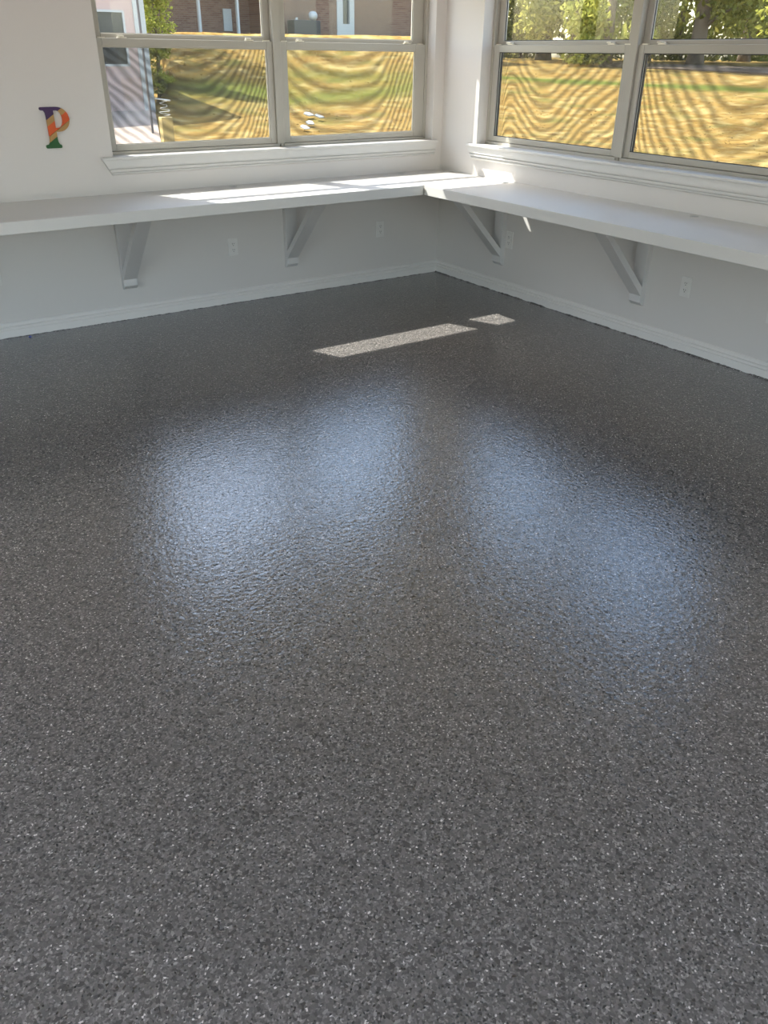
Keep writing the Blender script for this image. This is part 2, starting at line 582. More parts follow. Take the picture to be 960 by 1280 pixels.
def window_unit(n, T, ua, ub, sa, sb, label, screen):
    """one double-hung unit. T(u, w, z) -> world, w = distance outwards from the wall face.
    ua..ub: span of the unit, sa/sb: stile widths of the lower sash at the two ends"""
    V = M['vinyl']
    root = empty('window_%d' % n)
    tag(root, label, 'window', kind='structure')
    zb, zt = ZS - 0.016, ZH
    j = 0.022                                           # visible thickness of the frame jambs
    f = MB()
    f.box((ua, 0.085, zb), (ua + j, 0.168, zt), T).box((ub - j, 0.085, zb), (ub, 0.168, zt), T)
    f.box((ua + j, 0.085, zt - 0.03), (ub - j, 0.168, zt), T).box((ua + j, 0.078, zb), (ub - j, 0.168, zb + 0.034), T)
    f.build('window_frame', V, root, bevel=0.002)
    for which in (0, 1):
        if which == 0:
            a, b, w0, w1, z0, z1 = ua + j + .001, ub - j - .001, 0.088, 0.114, zb + 0.036, 1.577
            la, lb, rb, rt = sa, sb, 0.034, 0.043
        else:
            a, b, w0, w1, z0, z1 = ua + j + .001, ub - j - .001, 0.117, 0.143, 1.548, zt - 0.031
            la, lb, rb, rt = sa + .006, sb + .006, 0.052, 0.05
        s = MB()
        s.box((a, w0, z0), (a + la, w1, z1), T).box((b - lb, w0, z0), (b, w1, z1), T)
        s.box((a + la, w0, z0), (b - lb, w1, z0 + rb), T).box((a + la, w0, z1 - rt), (b - lb, w1, z1), T)
        so = s.build('sash', V, root, bevel=0.003)
        wm = (w0 + w1) / 2 + 0.003
        MB().box((a + la - .005, wm - .002, z0 + rb - .005), (b - lb + .005, wm + .002, z1 - rt + .005), T).build('pane', M['glass'], so)
        g = MB()
        gw = 0.004
        for p, q in (((a + la, z0 + rb), (a + la + gw, z1 - rt)), ((b - lb - gw, z0 + rb), (b - lb, z1 - rt)),
                     ((a + la + gw, z0 + rb), (b - lb - gw, z0 + rb + gw)), ((a + la + gw, z1 - rt - gw), (b - lb - gw, z1 - rt))):
            g.box((p[0], wm - .0065, p[1]), (q[0], wm - .0022, q[1]), T)
        g.build('gasket', M['gasket'] if screen == 'dark' else V, so)
        if which == 0:
            for u in (a + 0.155, b - 0.155):             # cam locks on the meeting rail
                k = MB()
                k.box((u - .028, 0.090, z1), (u + .028, 0.112, z1 + .006), T)
                k.box((u - .014, 0.093, z1 + .006), (u + .014, 0.109, z1 + .014), T)
                k.box((u - .030, 0.082, z1 + .008), (u + .004, 0.093, z1 + .015), T)
                k.build('sash_lock', M['latch'], so, bevel=0.0015)
            for u in (a + 0.035, b - 0.035):             # tilt latches at the ends
                MB().box((u - .022, 0.094, z1), (u + .022, 0.108, z1 + .005), T).build('tilt_latch', M['latch'], so)
            # screen frame and mesh outside the lower sash
            sf = MB()
            p0, p1, q0, q1, t = ua + j, ub - j, zb + 0.034, 1.60, 0.018
            sf.box((p0, .150, q0), (p0 + t, .160, q1), T).box((p1 - t, .150, q0), (p1, .160, q1), T)
            sf.box((p0 + t, .150, q0), (p1 - t, .160, q0 + t), T).box((p0 + t, .150, q1 - t), (p1 - t, .160, q1), T)
            sfo = sf.build('screen_frame', V if screen != 'dark' else M['unit'], root)
            me = bpy.data.meshes.new('insect_screen')
            vs = [T(p0 + t, .155, q0 + t), T(p1 - t, .155, q0 + t), T(p1 - t, .155, q1 - t), T(p0 + t, .155, q1 - t)]
            me.from_pydata(vs, [], [(0, 1, 2, 3)])
            uvl = me.uv_layers.new(name='UVMap')
            uo = [(0, 0), (1, 0), (1, 1), (0, 1)]
            for lp in me.loops: uvl.data[lp.index].uv = uo[lp.vertex_index]
            me.materials.append(screen_mat('screen_mesh_%d' % n, CURVES[n - 1][0], CURVES[n - 1][1], n * 1.7))
            so2 = bpy.data.objects.new('insect_screen', me)
            so2.parent = sfo
            col.objects.link(so2)
    return root


TL = lambda u, w, z: (u, w, z)
TR = lambda u, w, z: (w, -u, z)
UM = -1.3065                                           # post between the two left units
w1 = window_unit(1, TL, L0, UM - .004, 0.033, 0.040, 'left unit of the twin window left of the corner, over the left counter', 'light')
w2 = window_unit(2, TL, UM + .004, L1, 0.052, 0.084, 'right unit of the twin window left of the corner, next to the corner', 'light')
UR = 1.632
w3 = window_unit(3, TR, -RA, UR - .004, 0.050, 0.046, 'left unit of the twin window right of the corner, next to the corner', 'dark')
w4 = window_unit(4, TR, UR + .004, -RB, 0.040, 0.084, 'right unit of the twin window right of the corner, cut by the picture edge', 'dark')
MB().box((UM - .026, .074, ZS + .018), (UM + .026, .086, ZH), TL).build('mullion_cover', M['vinyl'], w1, bevel=.002)
MB().box((UR - .026, .074, ZS + .018), (UR + .026, .086, ZH), TR).build('mullion_cover', M['vinyl'], w3, bevel=.002)


def sill_trim(name, label, T, a0, a1, m0, m1):
    """thin stool with an inverted moulded apron whose ends are mitred back"""
    root = empty(name)
    tag(root, label, 'window sill', kind='structure')
    st = MB()
    st.box((a0, -0.036, ZS - 0.016), (a1, 0.0, ZS), T)
    st.box((a0 + .076, 0.0, ZS - 0.016), (a1 - (0.034 if m1 < .02 else 0.076), 0.083, ZS), T)
    st.build('stool', M['trim'], root, bevel=0.003)
    ap = MB()
    s0, s1 = [], []
    for d, z in PROF:
        zz = ZS - 0.016 - z * 0.95
        k = z / 0.089
        s0.append(T(a0 + .006 + m0 * k, -d * 1.5, zz))
        s1.append(T(a1 - .006 - m1 * k, -d * 1.5, zz))
    ap.loft([s0, s1])
    ap.build('apron', M['trim'], root)
    return root


sill_trim('trim_1', 'white window stool with a moulded apron under the left window', TL, -2.551, -0.056, 0.050, 0.012)
sill_trim('trim_2', 'white window stool with a moulded apron under the right window', TR, 0.326, 2.93, 0.030, 0.045)

# ------------------------------------------------------------------ counters
CH, CT, CF, CD = 0.76, 0.020, 0.062, 0.633


def slab_with_holes(T, u0, u1, w0, w1, z0, z1, holes, r):
    """flat board u0..u1 x w0..w1 with round cable holes"""
    mb = MB()
    hs = 0.045
    cuts = sorted([u0, u1] + [h[0] - hs for h in holes] + [h[0] + hs for h in holes])

    def quad(a, b, c, d, z):
        n = len(mb.v)
        mb.v += [T(a, c, z), T(b, c, z), T(b, d, z), T(a, d, z)]
        mb.f.append((n, n + 1, n + 2, n + 3))
    for z in (z0, z1):
        for a, b in zip(cuts[:-1], cuts[1:]):
            mid = (a + b) / 2
            hh = [h for h in holes if abs(h[0] - mid) < 1e-6]
            if not hh:
                quad(a, b, w0, w1, z)
                continue
            hu, hw = hh[0]
            quad(a, b, w0, hw - hs, z)
            quad(a, b, hw + hs, w1, z)
            K = 24
            n = len(mb.v)
            for i in range(K):
                t = 2 * math.pi * i / K
                cx, sx = math.cos(t), math.sin(t)
                q = hs / max(abs(cx), abs(sx))
                mb.v += [T(hu + r * cx, hw + r * sx, z), T(hu + q * cx, hw + q * sx, z)]
            for i in range(K):
                j2 = (i + 1) % K
                mb.f.append((n + 2 * i, n + 2 * i + 1, n + 2 * j2 + 1, n + 2 * j2))
    for hu, hw in holes:
        K = 24
        n = len(mb.v)
        for i in range(K):
            t = 2 * math.pi * i / K
            mb.v += [T(hu + r * math.cos(t), hw + r * math.sin(t), z0), T(hu + r * math.cos(t), hw + r * math.sin(t), z1)]
        for i in range(K):
            j2 = (i + 1) % K
            mb.f.append((n + 2 * i, n + 2 * j2, n + 2 * j2 + 1, n + 2 * i + 1))
    for a, b, c, d in ((u0, u1, w0, w0), (u0, u1, w1, w1), (u0, u0, w0, w1), (u1, u1, w0, w1)):
        n = len(mb.v)
        mb.v += [T(a, c, z0), T(b, d, z0), T(b, d, z1), T(a, c, z1)]
        mb.f.append((n, n + 1, n + 2, n + 3))
    return mb


def merge_mesh(o):
    bm = bmesh.new()
    bm.from_mesh(o.data)
    bmesh.ops.remove_doubles(bm, verts=bm.verts, dist=1e-5)
    bmesh.ops.recalc_face_normals(bm, faces=bm.faces)
    bm.to_mesh(o.data)
    bm.free()
    return o


c1 = empty('countertop', (-3.0, -0.3, CH - CT))
tag(c1, 'long white built-in counter along the left wall under the window', 'counter')
T1 = lambda u, w, z: (u + 3.0, -w + 0.3, z - (CH - CT))
merge_mesh(slab_with_holes(T1, X0 + .02, -0.001, 0.001, CD - .02, CH - CT, CH, [(-1.753, .075), (-0.409, .062)], .024).build('top_board', M['counter'], c1))
MB().box((X0 + .02, CD - .02, CH - CF), (-CD - .0005, CD, CH), T1).build('front_edge', M['counter'], c1, bevel=.003)
c2 = empty('countertop', (-0.3, -3.0, CH - CT))
tag(c2, 'white built-in counter along the right wall, butting into the left one at the corner', 'counter')
T2 = lambda u, w, z: (-w + 0.3, -u + 3.0, z - (CH - CT))
merge_mesh(slab_with_holes(T2, CD - .0195, 5.6, 0.001, 0.627 - .02, CH - CT, CH, [(0.811, .066), (2.34, .061)], .026).build('top_board', M['counter'], c2))
MB().box((CD - .0005, 0.627 - .02, CH - CF), (5.6, 0.627, CH), T2).build('front_edge', M['counter'], c2, bevel=.003)


# ------------------------------------------------------------------ brackets
def bracket(loc, rz, label):
    """local frame: wall at y=0, the room towards -y, width along x"""
    r = empty('shelf_bracket', loc, rz)
    tag(r, label, 'bracket', 'timber brackets under the counters')
    w = 0.0445
    zt = CH - CT - .0005
    up = MB().prism([(0, 0.193), (-0.012, 0.193), (-0.038, 0.216), (-0.038, zt - .038), (-0.038, zt), (0, zt)][::1], 0, -w, w)
    up.build('upright', M['bracket'], r, bevel=.002)
    t = 0.038 * math.sqrt(2)
    # 45 degree brace: outer face starts at (-.038, .257)
    y1 = -0.038 - (zt - .038 - 0.257)
    br_ = MB().prism([(-0.0385, 0.257), (y1, zt - .0385), (y1 + t, zt - .0385), (-0.0385, 0.257 + t)], 0, -w + .0005, w - .0005)
    br_.build('brace', M['bracket'], r, bevel=.0015)
    MB().box((-w, -0.605, zt - .038), (w, -0.0385, zt)).build('top_rail', M['bracket'], r, bevel=.002)
    return r


for loc, rz, lb in (
    ((-2.490, 0, 0), 0, 'white timber bracket under the left counter, farther from the corner'),
    ((-1.320, 0, 0), 0, 'white timber bracket under the left counter, nearer to the corner'),
    ((0, -0.743, 0), -R90, 'white timber bracket under the right counter, nearer to the corner'),
    ((0, -2.014, 0), -R90, 'white timber bracket under the right counter, farther from the corner'),
):
    bracket(loc, rz, lb)


# ------------------------------------------------------------------ outlets
def outlet():
    r = empty('wall_outlet')
    MB().box((-.035, -.006, -.0575), (.035, 0, .0575)).build('cover_plate', M['plate'], r, bevel=.003)
    for dz in (.0195, -.0195):
        pts = []
        for i in range(20):
            t = 2 * math.pi * i / 20
            pts.append((.0172 * math.cos(t), dz + max(-.0138, min(.0138, .0172 * math.sin(t)))))
        s = MB().prism(pts, 1, -.0085, -.0062).build('socket', M['plate'], r)
        k = MB()
        k.box((-.0078, -.0089, dz - .0015), (-.0050, -.0086, dz + .0075)).box((.0050, -.0089, dz - .0005), (.0078, -.0089 + .0003, dz + .0065))
        k.prism([(.0028 * math.cos(a * .785), dz - .0085 + .0028 * math.sin(a * .785)) for a in range(8)], 1, -.0089, -.0086)
        k.build('slots', M['slot'], s)
    MB().prism([(.003 * math.cos(a * .785), .003 * math.sin(a * .785)) for a in range(8)], 1, -.0072, -.0062).build('screw', M['latch'], r)
    return r


o0 = outlet()
spots = [((-1.753, 0, .372), 0, 'white duplex outlet between the two brackets under the left counter'),
         ((-0.550, 0, .376), 0, 'white duplex outlet on the left wall nearest the corner, deep in shade'),
         ((-3.268, 0, .365), 0, 'white duplex outlet cut by the left edge of the picture'),
         ((0, -0.829, .378), -R90, 'white duplex outlet right beside the bracket nearest the corner on the right wall'),
         ((0, -2.332, .367), -R90, 'white duplex outlet right of the far bracket under the right counter'),
         ((0, -2.893, .345), -R90, 'white duplex outlet cut by the right edge of the picture')]
for i, (loc, rz, lb) in enumerate(spots):
    o = o0 if i == 0 else copy_tree(o0)
    o.location, o.rotation_euler = loc, (0, 0, rz)
    tag(o, lb, 'outlet', 'duplex outlets under the counters')

# ------------------------------------------------------------------ letter P on the left wall
let = empty('wall_letter', (-2.79, 0, 1.028))
tag(let, 'serif letter P with purple, tan, orange and green stripes, hung on the left wall', 'letter')


def letter_bm():
    bm = bmesh.new()
    H = 0.210
    # stem with serifs, and bowl, as 2-D quads (x, z)
    def arc(cx, cz, rx, rz_, a0, a1, n):
        return [(cx + rx * math.cos(math.radians(a0 + (a1 - a0) * i / n)), cz + rz_ * math.sin(math.radians(a0 + (a1 - a0) * i / n))) for i in range(n + 1)]
    outer = [(-.052, 0), (-.057, .004), (-.057, .014), (-.052, .018), (-.040, .020), (-.033, .030), (-.031, .045),
             (-.031, .165), (-.033, .182), (-.040, .192), (-.054, .194), (-.060, .198), (-.060, .206), (-.056, .210)]
    outer += [(.030, H)] + arc(.030, .147, .064, .063, 90, -90, 18)[1:]
    outer += [(.012, .084), (.012, .045), (.014, .030), (.020, .020), (.026, .018), (.030, .014), (.030, .004), (.026, 0)]
    inner = [(.012, .192), (.026, .192)] + arc(.026, .1475, .030, .0445, 90, -90, 14)[1:] + [(.012, .103)]
    ov = [bm.verts.new((x, 0, z)) for x, z in outer]
    iv = [bm.verts.new((x, 0, z)) for x, z in inner]
    edges = [bm.edges.new((q[i], q[(i + 1) % len(q)])) for q in (ov, iv) for i in range(len(q))]
    bmesh.ops.triangle_fill(bm, use_beauty=True, edges=edges)
    geo = bmesh.ops.extrude_face_region(bm, geom=bm.faces[:])
    bmesh.ops.translate(bm, verts=[g for g in geo['geom'] if isinstance(g, bmesh.types.BMVert)], vec=(0, -.012, 0))
    bmesh.ops.recalc_face_normals(bm, faces=bm.faces)
    return bm


ang = math.radians(33)
nrm = Vector((-math.sin(ang), 0, math.cos(ang)))
# bounds of the bands measured along the normal of the stripes
bands = [('green', -1, 0.044), ('tan', 0.044, 0.067), ('orange', 0.069, 0.111), ('tan', 0.111, 0.139), ('purple', 0.139, 1)]
words = {'green': 'green lowest band of the letter', 'orange': 'orange middle band of the letter', 'purple': 'purple top band of the letter'}
for k, (c, lo, hi) in enumerate(bands):
    bm = letter_bm()
    for h, outer in ((lo, False), (hi, True)):
        if abs(h) < 0.9:
            geom = bm.verts[:] + bm.edges[:] + bm.faces[:]
            g = bmesh.ops.bisect_plane(bm, geom=geom, plane_co=nrm * h, plane_no=nrm, clear_outer=outer, clear_inner=not outer)
            ed = [e for e in g['geom_cut'] if isinstance(e, bmesh.types.BMEdge)]
            bmesh.ops.holes_fill(bm, edges=ed)
    bmesh.ops.recalc_face_normals(bm, faces=bm.faces)
    # each painted piece that stands apart is an object of its own
    seen, isl = set(), []
    for f0 in bm.faces:
        if f0.index in seen or f0 in seen: continue
        st, grp = [f0], []
        seen.add(f0)
        while st:
            q = st.pop()
            grp.append(q)
            for e in q.edges:
                for nb in e.link_faces:
                    if nb not in seen:
                        seen.add(nb)
                        st.append(nb)
        isl.append(grp)
    for n_, grp in enumerate(sorted(isl, key=lambda g_: min(v.co.x for f_ in g_ for v in f_.verts))):
        vs = list({v for f_ in grp for v in f_.verts})
        ix = {v: i for i, v in enumerate(vs)}
        me = bpy.data.meshes.new('color_band')
        me.from_pydata([tuple(v.co) for v in vs], [], [[ix[v] for v in f_.verts] for f_ in grp])
        me.materials.append(M[c])
        o = bpy.data.objects.new('color_band', me)
        o.parent = let
        col.objects.link(o)
        lb = words.get(c) or ('lower tan band of the letter' if k == 1 else 'upper tan band of the letter')
        if len(isl) > 1:
            lb += ', on the stem' if n_ == 0 else ', on the bowl'
        o['label'] = lb
    bm.free()

# bit of blue tape by the left baseboard and a pale chip in the foreground
bt = MB().prism([(-.008, -.004), (.004, -.006), (.009, .001), (.002, .006), (-.006, .004)], 2, 0.0002, .006).build('tape_scrap', M['blue'])
bt.location = (-3.155, -0.058, 0)
tag(bt, 'tiny scrap of blue tape on the floor by the left baseboard', 'scrap')

# ------------------------------------------------------------------ outdoors
CX, CY = -4.0869, -5.1706


def sstep(t):
    t = np.clip(t, 0, 1)
    return t * t * (3 - 2 * t)


def ground_h(x, y):
    x, y = np.asarray(x, float), np.asarray(y, float)
    dx, dy = x - CX, y - CY
    r = np.hypot(dx, dy)
    b = dx / np.maximum(r, 1e-6)
    left = -.15 + 2.25 * np.clip((r - 17.5) / 15.4, 0, 1.0) ** 2
    right = -.15 + 1.5 * sstep((r - 16) / 34)
    low = -.15 + .25 * sstep((r - 18) / 6)
    w = sstep((b - .60) / .06)
    h = left * (1 - w) + right * w
    k = sstep((b - .345) / .02)
    h = low * (1 - k) + h * k
    out = sstep((dy + 2) / 6)
    return np.where(dy > -2, -.15 + (h + .15) * out, -.15)


def seg_dist(x, y, pts):
    d = np.full(x.shape, 1e9)
    for (ax, ay), (bx_, by_) in zip(pts[:-1], pts[1:]):
        vx, vy = bx_ - ax, by_ - ay
        t = np.clip(((x - ax) * vx + (y - ay) * vy) / (vx * vx + vy * vy), 0, 1)
        d = np.minimum(d, np.hypot(x - ax - t * vx, y - ay - t * vy))
    return d


def pol(b, r):
    return (CX + b * r, CY + math.sqrt(1 - b * b) * r)


G_RIGHT = [pol(.655, 36), pol(.70, 35), pol(.77, 34), pol(.85, 33)]
G_LEFT = [pol(.475, 25.0), pol(.53, 25.5), pol(.60, 27)]
G_LEFT2 = [pol(.475, 28.3), pol(.60, 28)]
G_UNIT1 = [pol(.40, 26.5), pol(.45, 26.0)]


def build_ground():
    gx = np.concatenate([np.linspace(-60, -6, 28)[:-1], np.linspace(-6, 46, 160), np.linspace(46, 140, 30)[1:]])
    gy = np.concatenate([np.linspace(-60, -9, 22)[:-1], np.linspace(-9, 44, 160), np.linspace(44, 140, 30)[1:]])
    X, Y = np.meshgrid(gx, gy)
    Z = ground_h(X, Y)
    # gentle unevenness away from the building
    Z = Z + 0.025 * np.sin(X * 1.7 + 0.6 * Y) * np.cos(Y * 1.3 - X * .4) * sstep((np.hypot(X - CX, Y - CY) - 12) / 6)
    inside = (X > X0 - .3) & (X < .3) & (Y > Y0 - .3) & (Y < .3)
    Z = np.where(inside, -.2, Z)
    nx, ny = len(gx), len(gy)
    v = np.stack([X, Y, Z], -1).reshape(-1, 3)
    idx = np.arange(nx * ny).reshape(ny, nx)
    f = np.stack([idx[:-1, :-1], idx[:-1, 1:], idx[1:, 1:], idx[1:, :-1]], -1).reshape(-1, 4)
    me = bpy.data.meshes.new('ground')
    me.from_pydata(v.tolist(), [], f.tolist())
    gr = np.zeros(X.shape)
    for pts, wd, s in ((G_RIGHT, 0.9, 1.0), (G_LEFT, 0.9, .8), (G_LEFT2, .8, .6), (G_UNIT1, 1.3, .9)):
        gr = np.maximum(gr, s * np.exp(-(seg_dist(X, Y, pts) / wd) ** 2))
    a = me.attributes.new('green', 'FLOAT', 'POINT')
    a.data.foreach_set('value', gr.reshape(-1).astype(np.float32))
    me.materials.append(M['ground'])
    for p in me.polygons: p.use_smooth = True
    o = bpy.data.objects.new('ground', me)
    col.objects.link(o)
    return tag(o, 'dry straw coloured lawn with greener streaks outside the windows', kind='structure')


build_ground()


def cards(name, pos, size, mat, parent=None, aspect=0.5, flat=None, tone=None):
    """one mesh of many small folded leaf cards; pos Nx3, size N"""
    n = len(pos)
    pos = np.asarray(pos, float)
    size = np.broadcast_to(np.asarray(size, float), (n,))
    a = rng.normal(size=(n, 3))
    if flat is not None:
        a[:, 2] *= flat
    a /= np.linalg.norm(a, axis=1)[:, None]
    b = rng.normal(size=(n, 3))
    if flat is not None:
        b[:, 2] *= flat
    b -= (b * a).sum(1)[:, None] * a
    b /= np.linalg.norm(b, axis=1)[:, None]
    c = np.cross(a, b)
    s = size[:, None]
    base, tip = pos - a * s * .5, pos + a * s * .5
    l, r = pos + b * s * aspect * .5 + c * s * .12, pos - b * s * aspect * .5 + c * s * .12
    v = np.stack([base, r, tip, l], 1).reshape(-1, 3)
    me = bpy.data.meshes.new(name)
    me.vertices.add(4 * n)
    me.vertices.foreach_set('co', v.astype(np.float32).reshape(-1))
    f = (np.arange(n)[:, None] * 4 + np.array([0, 1, 2, 0, 2, 3])[None]).reshape(-1)
    me.loops.add(6 * n)
    me.loops.foreach_set('vertex_index', f.astype(np.int32))
    me.polygons.add(2 * n)
    me.polygons.foreach_set('loop_start', (np.arange(2 * n) * 3).astype(np.int32))
    me.update(calc_edges=True)
    at = me.attributes.new('tone', 'FLOAT', 'POINT')
    t = rng.random(n) if tone is None else np.clip(tone + rng.normal(size=n) * .15, 0, 1)
    at.data.foreach_set('value', np.repeat(t, 4).astype(np.float32))
    me.materials.append(mat)
    o = bpy.data.objects.new(name, me)
    col.objects.link(o)
    if parent: o.parent = parent
    o['kind'] = 'stuff'
    return o


# tufts of dry grass over the lawn in view
NG = 7000
b_ = rng.uniform(.30, .875, NG)
r_ = 15.0 + 24.0 * rng.random(NG) ** 1.3
gx_, gy_ = CX + b_ * r_, CY + np.sqrt(1 - b_ ** 2) * r_
keep = ~((gx_ < 4.9) & (gy_ < 24)) & ~((gx_ > 4.5) & (gx_ < 20) & (gy_ > 28.4))
gx_, gy_ = gx_[keep], gy_[keep]
gp = np.stack([gx_, gy_, ground_h(gx_, gy_) + .01], -1)
gt = cards('grass_blades', gp, rng.uniform(.04, .08, len(gp)), M['straw'], aspect=.35, flat=.12)
tag(gt, 'short dry straw grass blades standing all over the lawn', 'grass', kind='stuff')

# pale drive standing in for the lower part of the veil
pts = [(-3.5, 8.0), (0.85, 8.0), (2.63, 13.09), (4.43, 18.0), (-3.5, 18.0)]
dv = MB()
n0 = 14
for i in range(n0):
    t0, t1 = i / n0, (i + 1) / n0
    y0, y1 = 8 + 10 * t0, 8 + 10 * t1
    e = lambda y: 0.85 + (y - 8) * .358
    g = lambda x, y: float(ground_h(x, y)) + .05
    sec = []
    dv.loft([[(-3.5, y0 + .004, -.35), (e(y0), y0 + .004, -.35), (e(y0), y0 + .004, g(e(y0) - .3, y0)), (-3.5, y0 + .004, g(0, y0))],
             [(-3.5, y1 - .004, -.35), (e(y1), y1 - .004, -.35), (e(y1), y1 - .004, g(e(y1) - .3, y1)), (-3.5, y1 - .004, g(0, y1))]])
tag(dv.build('veil_drive', M['concrete']), 'pale concrete drive standing in for the lower part of the veil in the left window', kind='structure')

# unseen pale slab added to bounce sunlight into the room
pt = MB()
pt.box((-22, -26, -.30), (10, -8.3, -.04)).box((-22, -8.3, -.30), (-7.5, 6, -.04))
tag(pt.build('bounce_slab', M['bounce_slab']), 'unseen pale concrete slab added round the room to bounce sunlight in', kind='structure')

# gravel lane far behind the right window
ln = MB()
LN = [pol(.74, 43.5), pol(.80, 42.0), pol(.86, 40.0), pol(.92, 37)]
sec = []
for i in range(13):
    t = i / 12 * 3
    k = min(int(t), 2)
    q = t - k
    x, y = (LN[k][0] * (1 - q) + LN[k + 1][0] * q, LN[k][1] * (1 - q) + LN[k + 1][1] * q)
    d = Vector((x - CX, y - CY)).normalized()
    row = []
    for s, dz in ((-1.5, -.3), (-1.5, .05), (1.5, .07), (1.5, -.3)):
        xx, yy = x + d.x * s, y + d.y * s
        row.append((xx, yy, float(ground_h(xx, yy)) + dz))
    sec.append(row)
ln.loft(sec)
tag(ln.build('lane', M['gravel']), 'brown gravel lane across the far lawn', kind='structure')

# building standing in for a pale reflected veil in the left window
ga = empty('veil_building', (1.5, 18.0, 0.0))
tag(ga, 'pale lavender building with a dark window, standing in for a reflected veil in the left window', 'veil_building')
gz = -0.1
g0 = MB()
wx0, wx1, wz0, wz1 = 3.17 - 1.5, 3.92 - 1.5, 1.17, 2.40
g0.box((-5, 0, gz), (wx0, .15, 3.45)).box((wx1, 0, gz), (2.93, .15, 3.45)).box((wx0, 0, gz), (wx1, .15, wz0)).box((wx0, 0, wz1), (wx1, .15, 3.45))
g0.box((-5, .15, gz), (-4.85, 5, 3.45)).box((2.78, .15, gz), (2.93, 5, 3.45)).box((-4.85, 4.85, gz), (2.78, 5, 3.45))
g0.build('wall', M['veil_building'], ga)
MB().prism([(-5.25, 3.45), (3.15, 3.45), (-1.0, 4.3)], 1, -.3, 5.3).build('roof', M['roof'], ga)
gw = MB()
gw.box((wx0, -.02, wz0), (wx0 + .05, .08, wz1)).box((wx1 - .05, -.02, wz0), (wx1, .08, wz1)).box((wx0 + .05, -.02, wz0), (wx1 - .05, .08, wz0 + .05)).box((wx0 + .05, -.02, wz1 - .05), (wx1 - .05, .08, wz1))
gwo = gw.build('window_frame', M['white'], ga)
MB().box((wx0 + .05, .03, wz0 + .05), (wx1 - .05, .05, wz1 - .05)).build('pane', M['darkglass'], gwo)
MB().box((2.66, -.03, gz), (2.95, -.001, 3.44)).build('corner_board', M['white'], ga)

po = MB().tube([(0, 0, 0), (0, 0, 5.2)], .024, 10).build('pole', M['pole'])
px, py = pol(.345, 20.0)
po.location = (px - .10, py, float(ground_h(px, py)) - .02)
tag(po, 'thin dark pole standing on the drive in front of the pale building', 'pole')

# short pale post with wire loops outside the left window
pp = empty('garden_post', (0.17, 6.05, -0.15))
tag(pp, 'short pale yellow wooden post with white wire loops outside the left window', 'post')
MB().box((-.075, -.06, 0), (.075, .06, .62 + .30)).build('post', M['postwood'], pp, bevel=.006)
wp = []
for i in range(60):
    t = i / 59 * 7 * math.pi
    wp.append((.06 * math.sin(t) + .01 * math.sin(3.1 * t), .05 * math.cos(1.3 * t), .93 + .19 * i / 59))
MB().tube(wp, .004, 5).build('wire', M['white'], pp)
MB().tube([(-.11, 0, 1.135), (.09, 0, 1.11)], .010, 6).build('crossbar', M['white'], pp)

# brick house beyond the rise, y = 29
HY = 29.0
hx = lambda x: CX + (x - CX) * 1.1326
hz = lambda z: 1.5125 + (z - 1.5125) * 1.1326
ho = empty('house', (12.0, HY, 1.9))
tag(ho, 'brown brick house with white trimmed narrow window and porch posts beyond the left window', 'house')


def TH(x, y, z): return (x - 12.0, y - HY, z - 1.9)


xa, xp, xb = hx(4.0), hx(11.7), hx(20.5)
zb_, ztop = 1.6, 5.2
dl, dr, pl, pr = hx(14.50), hx(15.27), hx(14.76), hx(15.06)
h = MB()
h.box((xp, HY, zb_), (dl, HY + .25, ztop), TH).box((dr, HY, zb_), (xb, HY + .25, ztop), TH).box((dl, HY, 4.6), (dr, HY + .25, ztop), TH)
h.box((xa, HY + 1.9, zb_), (xp, HY + 2.15, ztop), TH).box((xp, HY + .25, zb_), (xp + .25, HY + 2.15, ztop), TH)
h.box((xb - .25, HY + .25, zb_), (xb, HY + 9, ztop), TH).box((xa, HY + 2.15, zb_), (xa + .25, HY + 9, ztop), TH)
h.box((xa + .25, HY + 8.75, zb_), (xb - .25, HY + 9, ztop), TH)
h.build('wall', M['brick'], ho)
rf = MB().prism([(-.5, ztop - 1.9), (9.5, ztop - 1.9), (4.5, ztop + 2.6 - 1.9)], 0, xa - .4 - 12, xb + .4 - 12)
rf.build('roof', M['roof'], ho)
fr = MB()
fr.box((dl, HY - .03, zb_), (pl, HY + .2, 4.6), TH).box((pr, HY - .03, zb_), (dr, HY + .2, 4.6), TH)
fr.box((pl, HY - .03, zb_), (pr, HY + .2, hz(2.50)), TH).box((pl, HY - .03, 4.5), (pr, HY + .2, 4.6), TH)
fo = fr.build('window_frame', M['white'], ho)
MB().box((pl, HY + .08, hz(2.5)), (pr, HY + .12, 4.5), TH).build('pane', M['darkglass'], fo)
for x in (hx(9.0), hx(10.45)):
    MB().box((x - .045, HY + .02, zb_), (x + .045, HY + .16, ztop), TH).build('porch_post', M['white'], ho)
MB().box((hx(10.62), HY + 1.84, hz(2.2)), (hx(10.95), HY + 1.9, hz(2.9)), TH).build('shutter', M['white'], ho)
MB().box((hx(18.0), HY - .03, zb_), (hx(18.0) + .14, HY - .001, ztop), TH).build('corner_board', M['white'], ho)
MB().box((xa, HY - .2, 1.5), (xp - .01, HY + 1.89, 2.0), TH).build('porch_floor', M['concrete'], ho)

